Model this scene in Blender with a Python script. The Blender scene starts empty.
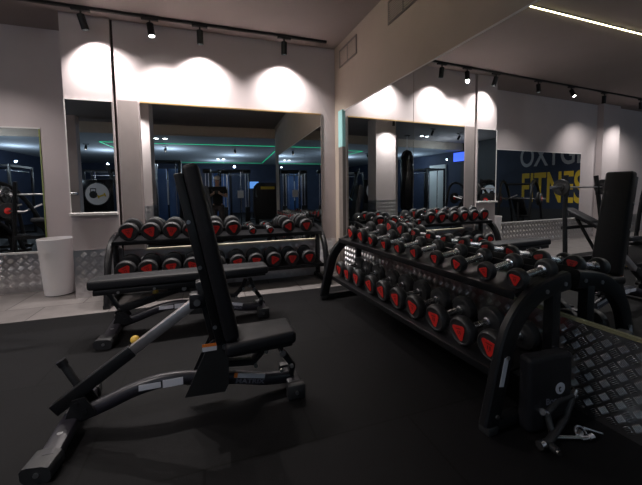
import bpy, bmesh, math, random
from mathutils import Vector, Matrix
random.seed(7)
U = 0.9            # one drawing unit is 0.9 m
A = 0.05           # the back wall turns this much from square
W, D = 2.2, 4.94   # the corner of the two mirrored walls
RWL = (2.2, 4.94, 0)
RWR = -.013        # the right wall turns this much
CZ = 3.63          # ceiling
COL = bpy.context.scene.collection
PI = math.pi

# ------------------------------------------------------------------ materials
def mat(name, col, rough=0.5, metal=0.0, emit=None, es=0.0, var=0.0, scale=20.0, bump=0.0, bscale=60.0, spec=0.5):
    m = bpy.data.materials.new(name); m.use_nodes = True
    nt = m.node_tree; b = nt.nodes['Principled BSDF']
    b.inputs['Base Color'].default_value = (*col, 1); b.inputs['Roughness'].default_value = rough
    b.inputs['Metallic'].default_value = metal; b.inputs['Specular IOR Level'].default_value = spec
    if emit: b.inputs['Emission Color'].default_value = (*emit, 1); b.inputs['Emission Strength'].default_value = es
    if var or bump:
        tc = nt.nodes.new('ShaderNodeTexCoord')
    if var:
        n = nt.nodes.new('ShaderNodeTexNoise'); n.inputs['Scale'].default_value = scale; n.inputs['Detail'].default_value = 5
        nt.links.new(tc.outputs['Object'], n.inputs['Vector'])
        r = nt.nodes.new('ShaderNodeMapRange'); r.inputs[1].default_value = .3; r.inputs[2].default_value = .7
        r.inputs[3].default_value = 1 - var; r.inputs[4].default_value = 1 + var
        nt.links.new(n.outputs['Fac'], r.inputs[0])
        mx = nt.nodes.new('ShaderNodeVectorMath'); mx.operation = 'SCALE'; mx.inputs[0].default_value = col
        nt.links.new(r.outputs[0], mx.inputs['Scale']); nt.links.new(mx.outputs[0], b.inputs['Base Color'])
    if bump:
        n2 = nt.nodes.new('ShaderNodeTexNoise'); n2.inputs['Scale'].default_value = bscale; n2.inputs['Detail'].default_value = 4
        nt.links.new(tc.outputs['Object'], n2.inputs['Vector'])
        bp = nt.nodes.new('ShaderNodeBump'); bp.inputs['Strength'].default_value = bump; bp.inputs['Distance'].default_value = .004
        nt.links.new(n2.outputs['Fac'], bp.inputs['Height']); nt.links.new(bp.outputs[0], b.inputs['Normal'])
    return m
M = {}
M['wall'] = mat('wall_paint', (.56, .492, .495), .85, var=.03, scale=3, bump=.15, bscale=120)
M['wall_r'] = mat('taupe_paint', (.45, .375, .31), .85, var=.03, scale=3, bump=.15, bscale=120)
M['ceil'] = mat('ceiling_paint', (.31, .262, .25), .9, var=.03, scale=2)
M['ceil2'] = mat('rear_ceiling_paint', (.42, .46, .52), .9)
M['navy'] = mat('navy_paint', (.018, .028, .06), .7, var=.1, scale=3)
M['dark'] = mat('dark_paint', (.03, .03, .033), .7)
M['sill'] = mat('sill_white', (.7, .67, .66), .5)
M['gold'] = mat('brass_strip', (.62, .42, .18), .35, .8)
M['green_edge'] = mat('green_glass_edge', (.25, .3, .1), .3)
M['teal'] = mat('teal_glass_edge', (.42, .78, .78), .25)
M['board'] = mat('grey_brown_board', (.2, .17, .155), .5, var=.08, scale=8)
M['olive'] = mat('olive_edge_trim', (.30, .28, .16), .5)
M['pale'] = mat('pale_panel', (.6, .62, .6), .6)
M['laminate'] = mat('taupe_laminate', (.30, .26, .25), .4, var=.05, scale=6)
M['birch'] = mat('birch_edge', (.85, .74, .56), .5)
M['gap'] = mat('dark_gap', (.05, .04, .038), .9)
M['mirror'] = mat('mirror_silver', (.80, .83, .83), .0, 1.0)
M['plate'] = mat('checker_plate', (.70, .69, .71), .30, 1.0)
M['blk'] = mat('black_powder_coat', (.008, .008, .0095), .38, bump=.15, bscale=300, spec=.38)
M['blk_matte'] = mat('black_matte_steel', (.012, .012, .013), .5)
M['vinyl'] = mat('black_vinyl', (.009, .009, .012), .55, bump=.25, bscale=180, spec=.35)
M['stitch'] = mat('piping_vinyl', (.03, .03, .035), .5)
M['rubber'] = mat('black_rubber', (.022, .022, .024), .48, bump=.1, bscale=200)
M['rubber_rim'] = mat('grey_rubber_band', (.06, .06, .064), .42, bump=.1, bscale=200)
M['red'] = mat('red_badge', (.62, .022, .018), .4)
M['redmark'] = mat('badge_mark', (.09, .01, .01), .5)
M['chrome'] = mat('chrome', (.85, .85, .87), .22, 1.0)
M['steel'] = mat('brushed_steel', (.62, .58, .59), .42, 1.0, var=.1, scale=30)
M['bolt'] = mat('bolt_zinc', (.65, .65, .66), .3, 1.0)
M['white'] = mat('white_plastic', (.88, .85, .86), .35, var=.02, scale=5)
M['label'] = mat('label_white', (.62, .62, .68), .5)
M['label_dim'] = mat('label_grey', (.16, .16, .2), .5)
M['orange'] = mat('label_orange', (.8, .2, .03), .5)
M['yellow'] = mat('yellow_knob', (.75, .48, .08), .4)
M['signyellow'] = mat('sign_yellow', (.75, .52, .03), .6)
M['signgrey'] = mat('sign_grey', (.42, .44, .46), .6)
M['tube'] = mat('satin_black_tube', (.02, .018, .025), .38)
M['shirt'] = mat('black_cotton', (.012, .012, .013), .9)
M['trouser'] = mat('brown_grey_cotton', (.05, .04, .04), .9)
M['skin'] = mat('skin', (.42, .24, .17), .55)
M['cap'] = mat('pale_cap_cloth', (.7, .66, .62), .9)
M['blue'] = mat('blue_weight_shroud', (.06, .14, .34), .4)
M['bluescreen'] = mat('blue_screen', (.02, .03, .1), .3, emit=(.05, .12, .9), es=2.0)
M['lcd'] = mat('pale_screen', (.02, .03, .1), .3, emit=(.15, .4, 1.0), es=.8)
M['led_w'] = mat('white_led', (1, 1, 1), .5, emit=(1, .88, .5), es=14)
M['led_g'] = mat('green_led', (.1, 1, .6), .5, emit=(.02, .9, .42), es=1.3)
M['lamp'] = mat('lamp_lens', (1, 1, 1), .5, emit=(1, .96, .92), es=45)
M['lampoff'] = mat('lamp_lens_far', (1, 1, 1), .5, emit=(.9, .95, 1), es=20)
M['glassy'] = mat('black_gloss_vinyl', (.012, .012, .014), .18)
M['tv'] = mat('black_gloss', (.01, .01, .012), .15)

def floor_mat():
    m = bpy.data.materials.new('rubber_floor_tiles'); m.use_nodes = True; nt = m.node_tree; N = nt.nodes; Lk = nt.links
    b = N['Principled BSDF']; b.inputs['Roughness'].default_value = .62; b.inputs['Specular IOR Level'].default_value = .14
    tc = N.new('ShaderNodeTexCoord'); mp = N.new('ShaderNodeMapping'); mp.vector_type = 'POINT'
    mp.inputs['Rotation'].default_value = (0, 0, A); Lk.new(tc.outputs['Object'], mp.inputs[0])
    def brick(w, h, ox, oy):
        mo = N.new('ShaderNodeMapping'); mo.inputs['Location'].default_value = (ox, oy, 0); Lk.new(mp.outputs[0], mo.inputs[0])
        br = N.new('ShaderNodeTexBrick'); br.inputs['Scale'].default_value = 1; br.inputs['Mortar Size'].default_value = .006
        br.inputs['Mortar Smooth'].default_value = .3; br.inputs['Brick Width'].default_value = w; br.inputs['Row Height'].default_value = h
        Lk.new(mo.outputs[0], br.inputs['Vector']); return br
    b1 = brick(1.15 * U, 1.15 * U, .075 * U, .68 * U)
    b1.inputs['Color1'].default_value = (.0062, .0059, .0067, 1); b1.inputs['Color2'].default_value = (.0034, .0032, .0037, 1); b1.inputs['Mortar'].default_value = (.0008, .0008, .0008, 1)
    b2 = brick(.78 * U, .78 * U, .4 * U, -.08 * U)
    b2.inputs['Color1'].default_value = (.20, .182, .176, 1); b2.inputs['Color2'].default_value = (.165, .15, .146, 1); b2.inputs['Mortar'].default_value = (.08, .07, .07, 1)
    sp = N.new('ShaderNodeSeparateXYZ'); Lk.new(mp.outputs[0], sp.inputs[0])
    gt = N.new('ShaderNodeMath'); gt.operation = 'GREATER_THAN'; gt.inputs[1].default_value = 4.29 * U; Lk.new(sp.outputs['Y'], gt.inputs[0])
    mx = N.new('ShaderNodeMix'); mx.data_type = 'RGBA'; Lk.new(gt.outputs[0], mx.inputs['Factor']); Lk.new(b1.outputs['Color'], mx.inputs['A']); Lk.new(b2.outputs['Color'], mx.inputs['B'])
    n = N.new('ShaderNodeTexNoise'); n.inputs['Scale'].default_value = 2.2; n.inputs['Detail'].default_value = 8; n.inputs['Roughness'].default_value = .7; Lk.new(tc.outputs['Object'], n.inputs['Vector'])
    r = N.new('ShaderNodeMapRange'); r.inputs[1].default_value = .3; r.inputs[2].default_value = .7; r.inputs[3].default_value = .8; r.inputs[4].default_value = 1.22; Lk.new(n.outputs['Fac'], r.inputs[0])
    s = N.new('ShaderNodeVectorMath'); s.operation = 'SCALE'; Lk.new(mx.outputs['Result'], s.inputs[0]); Lk.new(r.outputs[0], s.inputs['Scale'])
    Lk.new(s.outputs[0], b.inputs['Base Color'])
    n3 = N.new('ShaderNodeTexNoise'); n3.inputs['Scale'].default_value = 160; Lk.new(tc.outputs['Object'], n3.inputs['Vector'])
    bp = N.new('ShaderNodeBump'); bp.inputs['Strength'].default_value = .3; bp.inputs['Distance'].default_value = .002; Lk.new(n3.outputs['Fac'], bp.inputs['Height']); Lk.new(bp.outputs[0], b.inputs['Normal'])
    return m
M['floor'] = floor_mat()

# ------------------------------------------------------------------ mesh helpers
def BM(): return bmesh.new()
def add_box(bm, c, s, rot=None, bev=0.0, seg=2):
    r = bmesh.ops.create_cube(bm, size=1.0); vs = r['verts']
    bmesh.ops.scale(bm, vec=Vector(s), verts=vs)
    if bev > 0:
        es = list({e for v in vs for e in v.link_edges})
        g = bmesh.ops.bevel(bm, geom=es, offset=bev, segments=seg, affect='EDGES', profile=.5)
        vs = list({v for f in g['faces'] for v in f.verts} | {v for v in vs if v.is_valid})
        vs = [v for v in vs if v.is_valid]
    mtx = Matrix.Translation(Vector(c)) @ (rot.to_4x4() if rot is not None else Matrix.Identity(4))
    bmesh.ops.transform(bm, matrix=mtx, verts=vs)
    return vs
def bx(bm, x0, x1, y0, y1, z0, z1, bev=0.0):
    return add_box(bm, ((x0+x1)/2, (y0+y1)/2, (z0+z1)/2), (abs(x1-x0), abs(y1-y0), abs(z1-z0)), bev=bev)
def add_cyl(bm, p, q, r, r2=None, seg=16):
    p, q = Vector(p), Vector(q); d = q - p
    rot = d.to_track_quat('Z', 'Y').to_matrix().to_4x4()
    bmesh.ops.create_cone(bm, cap_ends=True, segments=seg, radius1=r, radius2=r if r2 is None else r2, depth=d.length,
                          matrix=Matrix.Translation((p+q)/2) @ rot)
def add_lathe(bm, prof, seg=28, axis='Z', loc=(0, 0, 0)):
    rings = []
    for (r, h) in prof:
        ring = []
        for i in range(seg):
            t = 2*PI*i/seg
            if axis == 'Z': v = (r*math.cos(t), r*math.sin(t), h)
            elif axis == 'Y': v = (r*math.cos(t), h, r*math.sin(t))
            else: v = (h, r*math.cos(t), r*math.sin(t))
            ring.append(bm.verts.new(Vector(v) + Vector(loc)))
        rings.append(ring)
    for a, b in zip(rings, rings[1:]):
        for i in range(seg):
            bm.faces.new((a[i], a[(i+1) % seg], b[(i+1) % seg], b[i]))
    bm.faces.new(rings[0]); bm.faces.new(rings[-1])
def smooth_path(pts, n=6):
    pts = [Vector(p) for p in pts]; out = []
    for i in range(len(pts)-1):
        p0 = pts[max(i-1, 0)]; p1 = pts[i]; p2 = pts[i+1]; p3 = pts[min(i+2, len(pts)-1)]
        for k in range(n):
            t = k/n
            out.append(.5*((2*p1) + (-p0+p2)*t + (2*p0-5*p1+4*p2-p3)*t*t + (-p0+3*p1-3*p2+p3)*t**3))
    out.append(pts[-1]); return out
def add_sweep(bm, pts, ra, rb, side, seg=12, sq=1.0):
    # a tube along pts; ra = half size in the bending plane, rb = half size along side; sq<1 makes it squarer
    side = Vector(side).normalized(); rings = []
    for i, p in enumerate(pts):
        t = (pts[min(i+1, len(pts)-1)] - pts[max(i-1, 0)]).normalized()
        n = side.cross(t).normalized(); s2 = t.cross(n).normalized()
        ring = []
        for k in range(seg):
            a = 2*PI*(k+.5)/seg; c, s = math.cos(a), math.sin(a)
            c = math.copysign(abs(c)**sq, c); s = math.copysign(abs(s)**sq, s)
            ring.append(bm.verts.new(p + n*ra*c + s2*rb*s))
        rings.append(ring)
    for a, b in zip(rings, rings[1:]):
        for k in range(seg): bm.faces.new((a[k], a[(k+1) % seg], b[(k+1) % seg], b[k]))
    bm.faces.new(rings[0]); bm.faces.new(rings[-1])
def add_prism(bm, outline, h, axis='Z', off=0.0):
    # outline in 2D, extruded by h; axis Y: outline is (x,z)
    def P(a, b, c):
        return {'Z': (a, b, c), 'Y': (a, c, b), 'X': (c, a, b)}[axis]
    lo = [bm.verts.new(P(a, b, off)) for a, b in outline]; hi = [bm.verts.new(P(a, b, off+h)) for a, b in outline]
    n = len(outline); bm.faces.new(lo); bm.faces.new(hi)
    for i in range(n): bm.faces.new((lo[i], lo[(i+1) % n], hi[(i+1) % n], hi[i]))
def make_mesh(bm, name, m, smooth=True):
    bmesh.ops.recalc_face_normals(bm, faces=bm.faces[:])
    bmesh.ops.scale(bm, vec=(U, U, U), verts=bm.verts[:])
    me = bpy.data.meshes.new(name); bm.to_mesh(me); bm.free(); me.materials.append(m)
    if smooth:
        me.polygons.foreach_set('use_smooth', [True]*len(me.polygons))
        me.set_sharp_from_angle(angle=math.radians(35))
    return me
def obj(name, bm, m, parent=None, smooth=True, loc=(0, 0, 0), rotz=0):
    o = bpy.data.objects.new(name, make_mesh(bm, name, m, smooth)); COL.objects.link(o)
    o.location = Vector(loc)*U; o.rotation_euler = (0, 0, rotz)
    if parent: o.parent = parent
    return o
def tag(o, label, cat, group=None, kind=None):
    if label: o['label'] = label
    if cat: o['category'] = cat
    if group: o['group'] = group
    if kind: o['kind'] = kind
    return o
def thing(name, label, cat, loc=(0, 0, 0), rotz=0, group=None):
    o = bpy.data.objects.new(name, None); COL.objects.link(o); o.empty_display_size = .1
    o.location = Vector(loc)*U; o.rotation_euler = (0, 0, rotz)
    return tag(o, label, cat, group)
def struct(name, bm, m, smooth=False, loc=(0, 0, 0), rotz=0, parent=None):
    o = obj(name, bm, m, parent, smooth, loc, rotz); o['kind'] = 'structure'; return o
def dup(root, loc=None, rotz=None, label=None, group=None):
    r = root.copy(); COL.objects.link(r)
    if loc is not None: r.location = Vector(loc)*U
    if rotz is not None: r.rotation_euler = (0, 0, rotz)
    if label: r['label'] = label
    if group: r['group'] = group
    for ch in [c for c in COL.objects if c.parent == root]:
        c = ch.copy(); COL.objects.link(c); c.parent = r
        for g in [g for g in COL.objects if g.parent == ch]:
            d = g.copy(); COL.objects.link(d); d.parent = c
    return r
def text_mesh(name, body, size, m, parent, mtx, depth=.001, bold=0.0, sx=1.0):
    cu = bpy.data.curves.new(name, 'FONT'); cu.body = body; cu.size = size; cu.extrude = depth; cu.align_x = 'LEFT'; cu.offset = bold
    t = bpy.data.objects.new(name, cu); COL.objects.link(t)
    me = bpy.data.meshes.new_from_object(t.evaluated_get(bpy.context.evaluated_depsgraph_get()))
    bpy.data.objects.remove(t); bpy.data.curves.remove(cu)
    me.transform(Matrix.Diagonal((sx, 1, 1, 1))); me.transform(mtx)
    me.transform(Matrix.Diagonal((U, U, U, 1)))
    me.materials.clear(); me.materials.append(m)
    o = bpy.data.objects.new(name, me); COL.objects.link(o)
    if parent: o.parent = parent
    return o
def R3(ax, deg): return Matrix.Rotation(math.radians(deg), 3, ax)

# back-wall frame: s runs along the wall from the corner towards the left, n out of the wall into the room
BW = Matrix.Translation((W, D, 0)) @ Matrix.Rotation(-A, 4, 'Z')
# local x: along wall (negative = left), local y: negative = into the room
bwloc = (W, D, 0)
def wx(x): return (x - W)/math.cos(A)      # world x on the wall -> local x

# ------------------------------------------------------------------ the room
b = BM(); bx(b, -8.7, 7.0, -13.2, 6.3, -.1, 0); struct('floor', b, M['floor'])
b = BM(); bx(b, -8.7, 2.3, -2.0, 6.3, CZ, CZ+.1); struct('ceiling', b, M['ceil'])
b = BM(); bx(b, -8.7, 7.0, -13.2, -2.0, 3.3, 3.4); struct('ceiling', b, M['ceil2'])
b = BM(); bx(b, -8.7, 7.0, -2.0, -1.86, 3.3, CZ+.1); struct('trim_1', b, M['wall_r'])
# back wall right part (behind the rack), its panel, the recessed left part
b = BM(); bx(b, wx(-.9), .3, 0, .2, 0, CZ); struct('wall_back', b, M['wall'], loc=bwloc, rotz=-A)
b = BM(); bx(b, wx(-.93), wx(-.9), .02, .2, 0, CZ); struct('trim_2', b, M['gap'], loc=bwloc, rotz=-A)
b = BM(); bx(b, wx(-1.47), wx(-.93), -.03, .8, 1.1, CZ) ; bx(b, wx(-1.47), wx(-.93), -.03, .8, 0, 1.1)
struct('wall_column', b, M['wall'], loc=bwloc, rotz=-A)
DL = .55
b = BM(); bx(b, wx(-8.7), wx(-1.40), DL, DL+.2, 0, CZ); struct('wall_back', b, M['wall'], loc=bwloc, rotz=-A)
b = BM(); bx(b, wx(-6.84), wx(-6.05), .40, DL, 0, CZ); struct('wall_column', b, M['wall'], loc=bwloc, rotz=-A)
b = BM(); bx(b, 0, .15, -6.49, .06, 0, CZ); struct('wall_right', b, M['wall_r'], loc=RWL, rotz=RWR)
b = BM(); bx(b, 2.35, 7.0, -2.0, -1.8, 0, 3.3); struct('wall_right', b, M['navy'])
b = BM(); bx(b, -8.75, -8.6, -2.0, 6.3, 0, CZ); struct('wall_left', b, M['dark'])
b = BM(); bx(b, -8.75, -8.6, -13.2, -2.0, 0, 3.3); struct('wall_left', b, M['navy'])
b = BM(); bx(b, 6.9, 7.0, -13.2, -1.8, 0, 3.3); struct('wall_right', b, M['navy'])
b = BM(); bx(b, -8.7, 7.0, -13.2, -13.0, 0, 3.3); struct('wall_rear', b, M['navy'])
# structural pillar left of the camera
b = BM(); bx(b, -2.1, -1.33, .65, 1.1, 0, CZ); struct('wall_pillar', b, M['wall'])

# checker plate with its raised bars
def tread(name, length, height, loc, rotz, c=.056, both=False, n_side=-1):
    b = BM(); bx(b, 0, length, 0, .006, 0, height)
    k = int((length+height)/c*1.5)+4
    for i in range(-k, k):
        for j in range(-k, k):
            # centre of a 45 degree turned chequer cell
            cx = (i + j)*c/math.sqrt(2); cz = (i - j)*c/math.sqrt(2)
            if not (0.03 < cx < length-.03 and .03 < cz < height-.03): continue
            ang = PI/4 if (i % 2 == j % 2) else -PI/4
            if (i+j) % 2: ang = PI/4
            else: ang = -PI/4
            u = Vector((math.cos(ang), 0, math.sin(ang))); v = Vector((-math.sin(ang), 0, math.cos(ang)))
            for q in range(-2, 3):
                cc = Vector((cx, 0, cz)) + v*q*c*.165
                l, w = c*.37, c*.062
                lo = [b.verts.new(cc + u*l*a + v*w*d) for a, d in ((-1, 0), (-.7, -1), (.7, -1), (1, 0), (.7, 1), (-.7, 1))]
                hi = [b.verts.new(cc + u*l*.55*a + v*w*.0*d + Vector((0, n_side*.005, 0))) for a, d in ((-1, 0), (1, 0))]
                b.faces.new((lo[0], lo[1], hi[0])); b.faces.new((lo[1], lo[2], hi[1], hi[0])); b.faces.new((lo[2], lo[3], hi[1]))
                b.faces.new((lo[3], lo[4], hi[1])); b.faces.new((lo[4], lo[5], hi[0], hi[1])); b.faces.new((lo[5], lo[0], hi[0]))
    return struct(name, b, M['plate'], False, loc, rotz)
def bwp(x, n):   # a point on/before the back wall: world x on wall, n metres out of it
    p = BW @ Vector((wx(x), -n, 0)); return (p.x, p.y, 0)
b = BM(); bx(b, wx(-.885), wx(-.645), -.014, -.001, .6, 2.60); struct('trim_14', b, M['laminate'], loc=bwloc, rotz=-A)
tread('trim_3', W+.9, .58, bwp(-.9, .007), -A, c=.08)
tread('trim_4', .565, .63, bwp(-1.47, .037), -A, c=.08)
tread('trim_5', 7.0, .545, bwp(-8.5, -DL+.007), -A, c=.08)
tread('trim_6', 6.3, .548, (2.2-.0072, 4.8, 0), -PI/2+RWR)
tread('trim_7', .77, 1.07, (-1.33, 1.107, 0), PI, c=.08)
tread('trim_8', .45, 1.07, (-1.323, .65, 0), PI/2, c=.08)
b = BM(); bx(b, -3.92, -3.68, -1.3, -1.05, 0, CZ); struct('trim_12', b, M['wall'])
tread('trim_9', .78, .6, bwp(-6.835, -.393), -A, c=.08)

# mirrors (each pane a thing)
def mirror(name, label, x0, x1, z0, z1, loc, rotz, th=.008, edge=None):
    r = thing(name, label, 'mirror', loc, rotz)
    b = BM(); bx(b, x0, x1, -th, 0, z0, z1); obj('mirror_glass', b, M['mirror'], r, False)
    return r
m1 = mirror('wall_mirror', 'wide wall mirror behind the far dumbbell rack, brass strip along its top', wx(-.62), wx(1.95), .60, 2.58, bwloc, -A)
b = BM(); bx(b, wx(-.62), wx(1.95), -.014, 0, 2.58, 2.60); obj('top_strip', b, M['gold'], m1, False)
b = BM(); bx(b, wx(-.62), wx(1.95), -.06, 0, 575e-3, .60); obj('bottom_strip', b, M['birch'], m1, False)
b = BM(); bx(b, wx(1.95), wx(1.965), -.014, 0, .575, 2.60); obj('side_strip', b, M['board'], m1, False)
m2 = thing('wall_mirror', 'narrow tall mirror on the pillar panel above a small white ledge', 'mirror', bwloc, -A)
b = BM(); bx(b, wx(-1.455), wx(-.945), -.045, -.031, 1.12, 2.56); obj('mirror_glass', b, M['mirror'], m2, False)
b = BM(); bx(b, wx(-1.47), wx(-.935), -.10, -.031, 1.085, 1.12, bev=.004); obj('ledge', b, M['sill'], m2, False)
b = BM(); bx(b, wx(-1.468), wx(-1.456), -.05, -.031, 1.12, 2.57); bx(b, wx(-1.468), wx(-.935), -.05, -.031, 2.56, 2.572); obj('frame_strip', b, M['sill'], m2, False)
m3 = thing('wall_mirror', 'mirror on the far left wall with a thin green right edge, above checker plate', 'mirror', bwloc, -A)
b = BM(); bx(b, wx(-5.36), wx(-1.98), DL-.008, DL-.0005, .57, 2.27); obj('mirror_glass', b, M['mirror'], m3, False)
b = BM(); bx(b, wx(-1.98), wx(-1.965), DL-.012, DL-.0005, .57, 2.29); obj('edge_strip', b, M['green_edge'], m3, False)
b = BM(); bx(b, wx(-5.36), wx(-1.965), DL-.03, DL-.0005, .545, .57); obj('frame_strip', b, M['sill'], m3, False)
b = BM(); bx(b, wx(-5.36), wx(-1.965), DL-.014, DL-.0005, 2.27, 2.29); obj('frame_strip', b, M['sill'], m3, False)
# right wall mirrors: two panes with a seam
for (y0, y1, lab) in ((2.855, 4.575, 'right wall mirror pane nearest the corner, above the long dumbbell rack'), (-.8, 2.848, 'large right wall mirror pane nearest the camera, above checker plate')):
    r = thing('wall_mirror', lab, 'mirror', RWL, RWR); y0 -= 4.94; y1 -= 4.94
    b = BM(); bx(b, -.009, 0, y0, y1, .567, 2.575); obj('mirror_glass', b, M['mirror'], r, False)
    b = BM(); bx(b, -.014, 0, y0, y1, 2.575, 2.587); obj('top_strip', b, M['sill'], r, False)
    b = BM(); bx(b, -.022, 0, y0, y1, .548, .568); obj('bottom_strip', b, M['olive'], r, False)
b = BM(); bx(b, -.035, 0, -.36, -.22, 0, 2.04); struct('trim_10', b, M['board'], loc=RWL, rotz=RWR)
r = thing('glass_strip', 'short teal glass strip on the right wall beside the corner mirror', 'strip', RWL, RWR)
b = BM(); bx(b, -.035, 0, -.36, -.21, 2.045, 2.60); obj('glass', b, M['teal'], r, False)

# air vents on the right wall above the mirror
def vent(y0, y1, label):
    r = thing('air_vent', label, 'vent', (2.2 + (4.94-(y0+y1)/2)*RWR, (y0+y1)/2, 3.26), RWR, 'air vents on the right wall')
    h = (y1-y0)/2
    b = BM()
    for (a, c2, d, e) in ((-h, h, 0, .02), (-h, h, .24, .26), (-h, -h+.02, 0, .26), (h-.02, h, 0, .26), (-.012, .012, 0, .26)):
        bx(b, -.014, 0, a, c2, d, e)
    obj('frame', b, M['board'], r, False)
    b = BM(); bx(b, -.003, 0, -h+.02, h-.02, .02, .24); obj('backing', b, M['board'], r, False)
    b = BM()
    for k in range(9): add_box(b, (-.008, 0, .035+k*.0235), (.012, 2*h-.04, .004), R3('Y', 35))
    obj('slats', b, M['wall_r'], r, False)
vent(4.14, 4.72, 'slatted air vent high on the right wall, nearest the corner')
vent(2.74, 3.34, 'slatted air vent high on the right wall, cut by the top of the photo')

# ------------------------------------------------------------------ lights of the room
tr = thing('lighting_track', 'long black ceiling lighting track running along the mirrored back wall', 'track', bwp(W, .24)[:2] + (CZ,), -A)
b = BM(); bx(b, wx(-6.9), wx(1.98), -.018, .018, -.03, 0); obj('rail', b, M['blk'], tr, False)
def spot(parent_label, loc, tilt_dir, tilt, power, size, lens, blend=.3, color=(1, .93, .90), grp='track spotlights', ld=.10):
    r = thing('track_spotlight', parent_label, 'spotlight', loc, -A, grp)
    b = BM(); bx(b, -.10, .10, -.022, .022, -.055, -.031, bev=.004); obj('adapter', b, M['blk'], r)
    b = BM(); add_cyl(b, (0, 0, -.05), (0, 0, -.105), .011); obj('stem', b, M['blk'], r)
    rot = Matrix.Rotation(tilt, 4, Vector(tilt_dir)) if tilt else Matrix.Identity(4)
    b = BM(); add_lathe(b, [(.037, -.01), (.042, -.004), (.042, .0), (.042, .16), (.038, .165), (.034, .165), (.034, ld)], 20)
    bmesh.ops.transform(b, matrix=Matrix.Translation((0, 0, -.105)) @ rot @ Matrix.Rotation(PI, 4, 'X'), verts=b.verts[:])
    obj('lamp_head', b, M['blk'], r)
    b = BM(); add_cyl(b, (0, 0, -ld-.0005), (0, 0, -ld-.006), .033, seg=20)
    bmesh.ops.transform(b, matrix=Matrix.Translation((0, 0, -.105)) @ rot, verts=b.verts[:])
    obj('lens', b, M[lens], r)
    if power:
        l = bpy.data.lights.new('spot_beam', 'SPOT'); l.energy = power; l.spot_size = math.radians(size); l.spot_blend = blend; l.shadow_soft_size = .025; l.color = color
        lo = bpy.data.objects.new('spot_beam', l); COL.objects.link(lo); lo.parent = r
        mt = Matrix.Translation((0, 0, -.105)) @ rot @ Matrix.Translation((0, 0, -.185))
        lo.location = mt.to_translation()*U; lo.rotation_euler = rot.to_euler()
    return r
def on_track(x): return bwp(x, .24)[:2] + (CZ,)
SP = 115
TS = [(1.33, (1, 0, 0), .16, 'black track spotlight nearest the corner, pointing straight down', 1.0, 'lamp'),
      (.18, (1, 0, 0), .16, 'black track spotlight above the middle of the back mirror', 1.0, 'lamp'),
      (-.42, (.8, .6, 0), -.22, 'black track spotlight right of the panel gap, its white lens showing', .8, 'lamp'),
      (-1.17, (.65, -.76, 0), .28, 'black track spotlight leaning to the right above the pillar panel', .9, 'lamp'),
      (-2.4, (1, 0, 0), -.1, 'track spotlight over the far left mirror, seen only reflected', .6, 'lamp'),
      (-3.5, (1, 0, 0), -.45, 'track spotlight turned to the room, glaring in the right mirror', .8, 'lamp'),
      (-4.75, (.5, .86, 0), .3, 'track spotlight leaning towards the lit column, seen only reflected', .6, 'lamp'),
      (-6.35, (.3, .95, 0), .25, 'track spotlight right beside the lit far column, seen only reflected', 1.1, 'lamp')]
for x, ax, t, lab, k, ln in TS:
    spot(lab, on_track(x), ax, t, SP*k, 126, ln, 1.0, ld=.149 if abs(x+.42) < .01 or abs(x+3.5) < .01 else .10)
# white LED line in the ceiling
def bar_light(name, label, x0, x1, y0, y1, z, m, cat='light', grp=None):
    r = thing(name, label, cat, ((x0+x1)/2, (y0+y1)/2, z), 0, grp); hx, hy = (x1-x0)/2, (y1-y0)/2
    b = BM(); bx(b, -hx-.008, hx+.008, -hy-.008, hy+.008, -.010, 0); obj('housing', b, M['blk'], r, False)
    b = BM(); bx(b, -hx, hx, -hy, hy, -.018, -.0101); obj('diffuser', b, m, r, False)
    return r
bar_light('led_strip', 'straight warm white LED line in the front ceiling, seen in the right mirror', -4.0, 1.9, 2.995, 3.006, CZ, M['led_w'])
bar_light('led_strip', 'green LED line across the rear ceiling edge, parallel to the back mirror', -4.0, 2.6, -3.81, -3.79, 3.3, M['led_g'], grp='green LED lines')
bar_light('led_strip', 'green LED line running away along the right of the rear ceiling', 2.63, 2.645, -11.8, -3.8, 3.3, M['led_g'], grp='green LED lines')
bar_light('led_strip', 'green LED line across the far end of the rear ceiling', -4.0, 2.6, -11.81, -11.8, 3.3, M['led_g'], grp='green LED lines')
bar_light('led_strip', 'green LED line running away along the left of the rear ceiling', -4.01, -4.0, -11.8, -3.8, 3.3, M['led_g'], grp='green LED lines')
# rear lamps, then fill lights added without fixtures
def rear_spot(x, y, lab, p=14, z=3.3):
    spot(lab, (x, y, z), (1, 0, 0), .5, p, 90, 'lamp', .6, (.9, .95, 1), 'rear ceiling spotlights')
rear_spot(-1.9, -4.4, 'rear ceiling spotlight left of the photographer in the mirror')
rear_spot(.8, -4.6, 'rear ceiling spotlight above the photographer in the mirror')
rear_spot(-4.6, -4.3, 'rear ceiling spotlight in front of the punching bag side')
rear_spot(5.2, -4.6, 'rear ceiling spotlight at the far right of the rear hall')
for (x, y, z, lab) in ((-1.75, -2.6, 3.3, 'round twin downlight set just behind the ceiling step'), (.1, -9.5, 3.3, 'round downlight far back over the blue hall'), (-5.2, -.9, CZ, 'round downlight in the front ceiling near the left wall')):
    r = thing('downlight', lab, 'light', (x, y, z), 0, 'round ceiling downlights')
    for dx in (-.14, .14):
        b = BM(); add_lathe(b, [(.09, 0), (.09, -.012), (.075, -.014), (.075, 0)], 20, loc=(dx, 0, 0)); obj('bezel', b, M['blk'], r)
        b = BM(); add_cyl(b, (dx, 0, -.006), (dx, 0, -.016), .07, seg=20); obj('lens', b, M['lampoff'], r)
def area(x, y, z, sx, sy, p, col):
    l = bpy.data.lights.new('ceiling_glow', 'AREA'); l.shape = 'RECTANGLE'; l.size = sx*U; l.size_y = sy*U; l.energy = p; l.color = col
    o = bpy.data.objects.new('ceiling_glow', l); COL.objects.link(o); o.location = Vector((x, y, z))*U
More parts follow.
